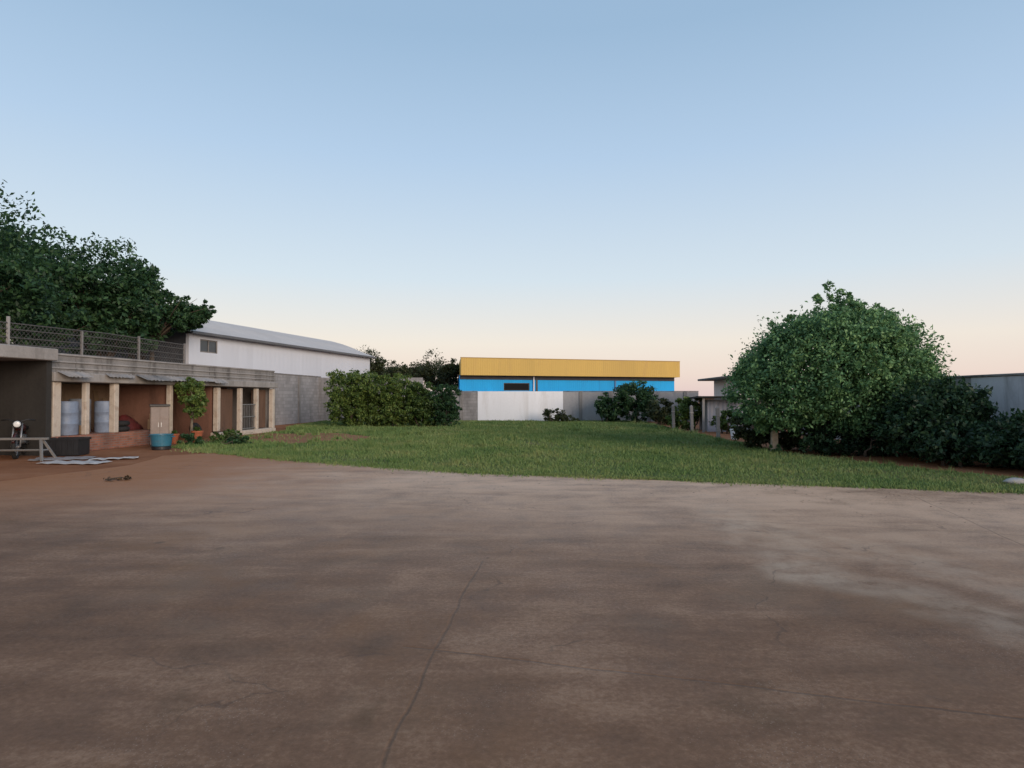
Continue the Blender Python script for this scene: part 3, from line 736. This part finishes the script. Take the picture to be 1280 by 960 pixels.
# ------------------------------------------------------------------ yellow and blue building
YA, YB = (-4.0, 49.0), (13.8, 54.4)
loc, ry, YL = line_frame(YA, YB)
yb = thing('store_building', 'long blue building with a deep yellow fascia beyond the far wall', 'building', loc, ry)
blue = corr_mat('blue_cladding', (.006, .36, .8), .18, .75, .1, (.01, .2, .5), .4, bump=.18)
yel = corr_mat('yellow_cladding', (.53, .335, .055), .18, .5, .08, (.42, .24, .06), .4, bump=.15)
mb = MB()
mb.box(0, 3.5, 0, .2, 0, 3.32); mb.box(5.63, YL, 0, .2, 0, 3.32); mb.box(3.5, 5.63, 0, .2, 0, 2.15); mb.box(3.5, 5.63, 0, .2, 2.75, 3.32)
mb.build('front_wall', blue, yb)
wn = MB().box(3.5, 3.56, .05, .15, 2.15, 2.75).box(5.57, 5.63, .05, .15, 2.15, 2.75).box(3.56, 5.57, .05, .15, 2.15, 2.2).box(3.56, 5.57, .05, .15, 2.7, 2.75).build('window', M['black'], yb)
MB().box(3.56, 5.57, .09, .11, 2.2, 2.7).build('pane', mat('blacked_glass', (.012, .012, .014), .7, .2, 2, spec=.1), wn)
MB().box(.02, YL - .02, -.05, -.002, 3.0, 3.31).build('shade_strip', mat('painted_shade', (.06, .06, .07), .8, .3, 1), yb)  # dark strip painting in the shade under the overhanging fascia
# the end walls run straight back from the street, so the plan is a slight parallelogram
kx = (sin(ry) - .1 * cos(ry)) / (cos(ry) + .1 * sin(ry))
def skew(x0, x1, y0, y1, z0, z1):
    q = lambda x, y: (x + kx * y, y)
    P = [q(x0, y0), q(x1, y0), q(x1, y1), q(x0, y1)]
    return MB().rings([[(x, y, z0) for x, y in P], [(x, y, z1) for x, y in P]])
skew(0, .2, .202, 10, 0, 3.32).build('side_wall', blue, yb)
skew(YL - .2, YL, .202, 10, 0, 3.32).build('side_wall', blue, yb)
skew(0, YL, 10.002, 10.2, 0, 3.32).build('rear_wall', blue, yb)
MB().box(-.08, YL + .08, -.75, -.65, 3.3, 4.6).build('fascia', yel, yb)
skew(.05, .15, -.648, 10.3, 3.3, 4.6).build('side_fascia', yel, yb)
skew(YL - .02, YL + .08, -.648, 10.3, 3.3, 4.6).build('side_fascia', yel, yb)
skew(.152, YL - .022, -.648, 10.3, 3.33, 3.42).build('soffit', mat('soffit', (.12, .12, .13), .8, .2, 1), yb)
MB().box(-.1, YL + .1, -.77, -.63, 4.602, 4.66, .01).build('cap_flashing', mat('cap_flashing', (.4, .25, .08), .6, .1, 1), yb)
skew(.16, YL - .03, -.6, 10.2, 4.0, 4.1).build('roof', M['steel'], yb)
MB().tube([(5.95, -.1, 0), (5.95, -.1, 3.32)], .06, 8).build('downpipe', M['white_paint'], yb)
MB().box(6.15, 6.3, -.06, -.002, 0, 2.995).build('column', M['black'], yb)
for x in (13.0,): MB().box(x, x + .14, -.06, -.002, 0, 2.995).build('column', mat('blue_column', (.02, .14, .34), .5, .1, 2), yb)

# ------------------------------------------------------------------ pale house and shed on the right
hs = thing('house', 'pale house with a thin overhanging flat roof half hidden by the big tree', 'house', (15.2, 34.0, 0), -.05)
MB().box(-3.1, 5, 0, 5, 0, 2.62).build('wall', mat('pale_pink_wall', (.8, .72, .68), .8, .08, .8, dirt=(.4, .35, .32), dirt_amt=.3, streak=True), hs)
MB().box(-3.9, 5.8, -.8, 5.8, 2.63, 2.75, .02).build('roof', M['black'], hs)
wn = MB().box(-2.9, -2.2, -.03, -.002, 1.85, 2.35).build('window', M['dark_wall'], hs)
MB().box(-2.84, -2.26, -.04, -.031, 1.9, 2.3).build('pane', M['glass'], wn)

t = thing('garden_shed', 'small white walled shed with a thin dark roof behind the fence posts', 'shed', (10.5, 30.0, 0), -.12)
cl = corr_mat('shed_sheet', (.42, .43, .5), .2, .6, .2, (.2, .19, .2), .5)
MB().box(-1.3, .3, 0, .08, 0, 1.52).build('wall', cl, t)
MB().box(.95, 1.5, 0, .08, 0, 1.52).build('wall', M['slab_pale'], t)
MB().box(-1.3, -1.22, .082, 2.2, 0, 1.52).build('wall', M['slab'], t)
MB().box(-1.3, 1.5, 2.2, 2.28, 0, 1.52).build('wall', M['dark_wall'], t)
d = MB().box(.32, .93, .02, .06, .02, 1.45).build('door', M['dark_wall'], t)
MB().box(.82, .86, -.01, .018, .7, .8).build('handle', M['steel'], d)
for x in (-1.6, .3, 1.8): MB().box(x - .05, x + .05, -.7, -.6, 0, 1.6).build('post', M['slab_pale'], t)
MB().add([(-1.9, -.9, 1.604), (2.1, -.9, 1.604), (2.1, 2.4, 1.54), (-1.9, 2.4, 1.54), (-1.9, -.9, 1.67), (2.1, -.9, 1.67), (2.1, 2.4, 1.6), (-1.9, 2.4, 1.6)],
         [(3, 2, 1, 0), (4, 5, 6, 7), (0, 1, 5, 4), (1, 2, 6, 5), (2, 3, 7, 6), (3, 0, 4, 7)]).build('roof', M['dark_wall'], t)

# fence posts along the right border
fp = thing('fence_post', 'pale concrete fence post', 'post', (0, 0, 0), 0, 'concrete fence posts on the right border')
MB().rings([[(-.06, -.06, -.1), (.06, -.06, -.1), (.06, .06, -.1), (-.06, .06, -.1)], [(-.065, -.065, 1.2), (.065, -.065, 1.2), (.065, .065, 1.2), (-.065, .065, 1.2)], [(-.02, -.02, 1.26), (.02, -.02, 1.26), (.02, .02, 1.26), (-.02, .02, 1.26)]]).build('shaft', M['slab'], fp)
for z in (.3, .9): MB().box(-.08, .08, -.08, .08, z, z + .03).build('tie_wire', M['steel'], fp)
for i, (x, y, lb) in enumerate(((7.95, 31.5, 'pale concrete post standing next to the dark bushes'), (8.15, 29.0, 'pale concrete post in front of the yellow green shrub'), (8.05, 25.0, 'pale concrete post in front of the shed doorway'), (8.1, 21.9, 'pale concrete post half under the edge of the big tree'))):
    o = fp if i == 0 else copy_tree(fp)
    o.location = (x, y, 0); o.rotation_euler = (0, random.uniform(-.03, .03), random.uniform(-.1, .1)); o['label'] = lb

# pale stake, white bucket, white stone
t = thing('stake', 'short pale wooden stake in the lawn before the big tree', 'stake', (7.75, 18.9, 0))
MB().rings([[(-.1, -.07, -.05), (.08, -.07, -.05), (.08, .07, -.05), (-.1, .07, -.05)], [(-.1, -.06, .55), (.07, -.06, .55), (.07, .06, .55), (-.1, .06, .55)], [(-.06, -.03, .66), (.02, -.03, .63), (.02, .03, .63), (-.06, .03, .66)]]).build('shaft', mat('pale_wood', (.5, .4, .3), .8, .2, 4, dirt=(.25, .18, .13)), t)
crown('grass_tuft', [(0, -.1, .1, .2, .16, .12)], 260, .12, M['leaf_mid'], t, 8)
t = thing('bucket', 'small white bucket on the ground near the shed doorway', 'bucket', (8.55, 24.6, 0))
MB().lathe([(.13, 0), (.17, .36), (.185, .37), (.185, .39), (.16, .39), (.12, .05), (.01, .05)], n=20).build('pail', M['white_paint'], t)
MB().tube([(-.18, 0, .37), (-.14, 0, .5), (0, 0, .55), (.14, 0, .5), (.18, 0, .37)], .008, 5).build('handle', M['steel'], t)
o = MB().blob((0, 0, .05), (.2, .13, .07), jit=.15, seed=3).build('stone', mat('pale_stone', (.36, .34, .32), .8, .15, 4), None, True); o.location = (9.3, 11.85, 0)
tag(o, 'pale stone lying on the grass at the corner of the lawn', 'stone')

# ------------------------------------------------------------------ right boundary wall
RA, RB = (13.6, 7.0), (12.45, 27.6)
loc, rr, RL = line_frame(RA, RB)
t = thing('boundary_wall', 'grey rendered wall behind the dark shrubs on the right', 'wall', loc, rr)
MB().box(0, 11.0, -.09, .09, -.1, 2.16).build('wall_panel', mat('pale_render', (.66, .66, .7), .85, .12, .8, bump=.3, dirt=(.16, .15, .15), dirt_amt=.5, streak=True), t)
MB().box(11.002, RL, -.09, .09, -.1, 2.16).build('wall_panel', M['plaster_grey'], t)
MB().box(0, RL, -.12, .12, 2.162, 2.23, .015).build('coping', M['slab'], t)
for k in range(6): MB().box(1 + k * 3.6, 1.22 + k * 3.6, -.13, .13, -.1, 2.155).build('pilaster', M['slab'], t)

# ------------------------------------------------------------------ trees and shrubs
def tree(name, label, cat, p, blobs, n, leaf, lm, th, tr, seed, group=None, bark='bark', stems=1, clump=.28, fill=.55, sub=3, droop=0):
    t = thing(name, label, cat, p, 0, group)
    crown('crown', blobs, n, leaf, M[lm], t, seed, clump, fill, droop)
    trunk(t, [(b[0] * .8, b[1] * .8, b[2]) for b in blobs], th, tr, M[bark], seed, stems, sub)
    return t
def ring_blobs(r, h0, h1, k, seed, squash=1):
    rg = random.Random(seed); out = [(0, 0, (h0 + h1) / 2 + (h1 - h0) * .1, r * .75, r * .75, (h1 - h0) * .42)]
    for i in range(k):
        a = 2 * pi * i / k + rg.uniform(-.3, .3); q = r * rg.uniform(.45, .68); s = r * rg.uniform(.36, .52)
        out.append((q * cos(a), q * sin(a), h0 + (h1 - h0) * rg.uniform(.25, .72), s, s, s * rg.uniform(.7, .95) * squash))
    return out
G = 'tall trees behind the left wall'
tree('tree', 'tallest dark tree cut off by the left edge', 'tree', (-21.6, 24.2, 0), ring_blobs(4.3, 3.0, 9.9, 9, 1), 34000, .2, 'leaf_dark', 3.8, .28, 1, G)
tree('tree', 'dark tree second from the left edge, stepping down behind the fence', 'tree', (-22.6, 29.6, 0), ring_blobs(3.6, 2.6, 9.7, 8, 2), 26000, .22, 'leaf_dark', 3.4, .25, 2, G)
tree('tree', 'broad dark tree in the middle of the left row', 'tree', (-20.6, 32.0, 0), ring_blobs(3.2, 2.4, 9.3, 8, 3), 24000, .22, 'leaf_dark', 3.2, .22, 3, G)
tree('tree', 'lower dark tree just beside the window end of the white warehouse', 'tree', (-20.0, 34.0, 0), ring_blobs(2.15, 3.6, 8.7, 8, 4), 18000, .22, 'leaf_dark', 2.6, .18, 4, G)
tree('tree', 'smallest rounded tree of the left row, leaning over the warehouse corner', 'tree', (-18.9, 33.4, 0), [(x + 1.95, y, z, a, b, c) for x, y, z, a, b, c in ring_blobs(1.25, 5.15, 6.6, 11, 5)], 11000, .16, 'leaf_dark', 4.9, .14, 5, G, sub=1)
tree('tree', 'bushy tree low against the fence at the left edge', 'tree', (-19.6, 20.6, 0), ring_blobs(2.6, 2.2, 6.6, 8, 6), 20000, .18, 'leaf_hedge', 2.4, .18, 6, G)

# far trees over the hedge
G = 'distant dark trees between the warehouse and the blue building'
for i, (px, Y, r, h, lb) in enumerate(((462, 62, 1.7, 6.6, 'distant rounded tree at the end of the white warehouse'), (494, 58, 1.6, 5.0, 'distant low tree above the middle of the clipped bushes'), (520, 66, 1.5, 5.5, 'distant thin tree above the dark bushes'),
                                      (541, 58, 1.5, 5.6, 'distant tree with open branches left of the blue building'), (563, 54, 1.35, 5.0, 'distant tree touching the left end of the blue building'), (480, 75, 2.4, 5.4, 'farthest low wide tree above the clipped bushes'))):
    X = (px - 640) / 800 * Y
    tree('tree', lb, 'tree', (X, Y, 0), ring_blobs(r, 1.8, h, 9, 20 + i), 6500, .19, 'leaf_olive', 2.4, .13, 20 + i, G, clump=.42, fill=.4)

# hedge bushes on the left of the lawn
G = 'clipped bushes before the far wall'
def bush(name, label, p, blobs, n, leaf, lm, seed, group=None, cat='bush', stems=3, th=.5, tr=.05, clump=.25, fill=.6, droop=0):
    return tree(name, label, cat, p, blobs, n, leaf, lm, th, tr, seed, group, 'bark', stems, clump, fill, 2, droop)
def boxy(w, d, h, seed, k=9):
    rg = random.Random(seed)
    out = [(0, 0, h * .45, w * .42, d * .42, h * .42)]
    for ix in (-1, 0, 1):
        for iz in (0, 1):
            for iy in (-1, 1):
                r = .3 * w * rg.uniform(.85, 1.1)
                out.append((ix * (w * .5 - r * .9), iy * d * .22, (.3, .72)[iz] * h + rg.uniform(-.04, .05) * h, r, d * .3, h * .29))
    return out
bush('bush', 'tall lime topped bush at the left end of the row by the grey wall', (-8.5, 34.6, 0), boxy(2.9, 2.4, 3.05, 1), 22000, .12, 'leaf_lime', 31, G)
bush('bush', 'yellow green topped bush second in the row', (-6.5, 34.6, 0), boxy(2.3, 2.3, 2.85, 2), 18000, .12, 'leaf_lime', 32, G)
bush('bush', 'dark square bush third in the row', (-4.95, 34.8, 0), boxy(1.9, 2.1, 2.45, 3), 14000, .12, 'leaf_hedge', 33, G)
bush('bush', 'darkest bush at the right end of the row, nearest the white wall', (-3.65, 34.8, 0), boxy(1.7, 2.0, 2.3, 4), 12000, .12, 'leaf_dark', 34, G)
# beside the white wall
bush('bush', 'low dark bush at the right foot of the white painted wall', (2.65, 41.2, 0), [(0, 0, .45, .85, .5, .42), (.9, 0, .25, .8, .5, .22)], 2500, .13, 'leaf_olive', 35)
tree('tree', 'small round dark tree in front of the right end of the blue building', 'tree', (7.7, 40.0, 0), [(0, 0, 1.75, 1.35, 1.2, .85), (.7, 0, 1.4, .8, .8, .7), (-.8, 0, 1.2, .7, .7, .7), (.1, .1, .7, 1.2, .8, .6)], 9000, .16, 'leaf_dark', 1.0, .1, 36)
bush('bush', 'dark bush left of the small round tree before the grey wall', (5.9, 40.4, 0), [(0, 0, 1.2, .75, .8, .75), (.4, 0, .7, .8, .8, .65)], 4500, .15, 'leaf_dark', 37)
bush('bush', 'dark low bush under the small round tree by the fence post', (8.9, 38.0, 0), [(0, 0, .8, .9, .8, .75), (.5, 0, .5, .7, .7, .5)], 4000, .15, 'leaf_olive', 38)
bush('bush', 'yellow green shrub behind the concrete posts left of the shed', (8.9, 32.0, 0), [(0, 0, 1.05, .8, .8, .62), (-.3, 0, .5, .8, .7, .5)], 5000, .14, 'leaf_lime', 39)
bush('bush', 'dark green shrub against the shed wall', (9.6, 28.6, 0), [(0, 0, .55, .6, .5, .5)], 2500, .12, 'leaf_hedge', 40)

# the big tree on the right
bt = thing('tree', 'big domed green tree at the right edge of the lawn', 'tree', (9.35, 18.6, 0))
BB = [(0, 0, 2.35, 2.55, 2.3, 1.75), (-1.5, -.3, 2.0, 1.45, 1.4, 1.35), (-.6, -.9, 2.7, 1.5, 1.2, 1.25), (1.1, -.7, 2.5, 1.45, 1.3, 1.2), (1.75, 0, 2.2, 1.0, 1.3, 1.0), (.4, -.4, 3.3, 1.4, 1.2, .85),
      (-2.2, .2, 1.75, .85, 1.0, 1.1), (.2, -1.2, 1.6, 1.7, 1.0, .9), (1.6, -.9, 1.5, 1.2, 1.0, .9)]
rgb = random.Random(77); LUMPS = []
for i in range(34):
    th = rgb.uniform(0, 2 * pi); ph = rgb.uniform(-.15, 1.45); r_ = rgb.uniform(.38, .78)
    if sin(th) > .75: continue                     # few lumps on the wall side
    LUMPS.append((2.1 * cos(ph) * cos(th), 1.9 * cos(ph) * sin(th), 2.15 + 1.75 * sin(ph) * rgb.uniform(.9, 1.13), r_, r_, r_ * .8))
LUMPS = [(x * (.88 if x > 0 else 1), *r) for x, *r in LUMPS]
crown('crown', BB + LUMPS, 120000, .1, M['leaf_mid'], bt, 41, .22, .72)
trunk(bt, [(b[0] * .75, b[1] * .75, b[2]) for b in BB], .7, .13, M['bark'], 41, 4, 3)
crown('sprig', [(-.25, -.2, 4.7, .1, .1, .45), (.22, -.3, 4.6, .2, .12, .2), (-.6, -.3, 4.4, .25, .2, .16), (1.1, -.2, 3.85, .2, .2, .2), (-1.3, -.2, 3.5, .25, .2, .2)], 850, .11, M['leaf_mid'], bt, 42, .5, .2)

G = 'dark shrubs under the right wall'
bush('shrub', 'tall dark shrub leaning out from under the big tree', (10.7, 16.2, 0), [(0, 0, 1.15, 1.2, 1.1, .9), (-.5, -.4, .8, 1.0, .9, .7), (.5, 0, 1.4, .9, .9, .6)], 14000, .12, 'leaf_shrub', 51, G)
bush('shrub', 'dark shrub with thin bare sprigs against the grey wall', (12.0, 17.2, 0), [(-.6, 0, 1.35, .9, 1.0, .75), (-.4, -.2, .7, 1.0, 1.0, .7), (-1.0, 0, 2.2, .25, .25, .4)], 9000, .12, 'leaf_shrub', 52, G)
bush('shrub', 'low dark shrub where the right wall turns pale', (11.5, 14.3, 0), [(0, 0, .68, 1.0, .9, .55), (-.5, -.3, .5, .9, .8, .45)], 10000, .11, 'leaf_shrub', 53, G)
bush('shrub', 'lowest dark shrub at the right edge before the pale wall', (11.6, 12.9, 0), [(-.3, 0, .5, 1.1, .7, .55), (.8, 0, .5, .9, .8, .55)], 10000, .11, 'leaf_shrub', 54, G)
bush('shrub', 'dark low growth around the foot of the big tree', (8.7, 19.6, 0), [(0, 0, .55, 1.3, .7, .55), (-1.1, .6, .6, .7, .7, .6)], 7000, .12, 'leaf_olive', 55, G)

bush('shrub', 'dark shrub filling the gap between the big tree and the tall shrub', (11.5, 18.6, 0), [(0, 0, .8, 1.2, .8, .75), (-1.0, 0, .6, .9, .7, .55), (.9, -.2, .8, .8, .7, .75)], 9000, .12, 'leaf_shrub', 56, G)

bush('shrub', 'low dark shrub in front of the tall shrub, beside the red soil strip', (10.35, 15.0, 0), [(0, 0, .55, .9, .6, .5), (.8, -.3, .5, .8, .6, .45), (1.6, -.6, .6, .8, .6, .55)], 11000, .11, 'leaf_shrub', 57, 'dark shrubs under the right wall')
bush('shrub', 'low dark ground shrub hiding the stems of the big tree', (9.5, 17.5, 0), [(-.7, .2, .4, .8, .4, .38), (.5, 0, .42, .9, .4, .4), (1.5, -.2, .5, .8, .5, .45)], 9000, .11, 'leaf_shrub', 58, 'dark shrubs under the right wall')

# sapling in a pot, pots and low plants by the bays
t = tree('sapling', 'slim bright green sapling growing by the storage bays', 'tree', (-11.45, 22.9, 0), [(0, 0, 1.75, .5, .5, .6), (.15, -.1, 1.3, .45, .45, .4), (-.2, 0, 2.05, .35, .35, .35)], 3200, .12, 'leaf_lime', 1.3, .05, 61, None, 'bark_pale')
tc = mat('terracotta', (.34, .1, .045), .8, .2, 4, dirt=(.2, .09, .06))
for i, (x, y, s, lb) in enumerate(((-11.1, 22.6, .72, 'larger orange clay pot at the foot of the sapling'), (-11.75, 22.3, .58, 'smaller orange clay pot near the cream post'))):
    t = thing('clay_pot', lb, 'pot', (x, y, 0), 0, 'clay pots by the sapling')
    MB().lathe([(.17 * s, 0), (.25 * s, .5 * s), (.29 * s, .51 * s), (.29 * s, .6 * s), (.24 * s, .6 * s), (.22 * s, .5 * s), (.01, .5 * s)], n=22).build('vessel', tc, t, False)
    crown('plant', [(0, 0, .62 * s, .2 * s, .2 * s, .16 * s)], 320, .1, M['leaf_hedge'], t, 70 + i)
for i, (x, y, r, lb) in enumerate(((-10.7, 21.3, .42, 'low green plant at the lawn corner by the tub'), (-10.0, 22.2, .5, 'low green plant before the cream cage'), (-9.2, 21.6, .4, 'low green plant nearest the concrete edge'), (-10.9, 24.6, .45, 'low dark plant at the foot of the cage posts'))):
    bush('low_plant', lb, (x, y, 0), [(0, 0, r * .45, r, r * .8, r * .45), (r * .5, 0, r * .35, r * .7, r * .6, r * .35)], 900, .11, 'leaf_hedge' if i % 2 else 'leaf_dark', 80 + i, 'low plants by the storage bays', 'plant', 2, .12, .02)
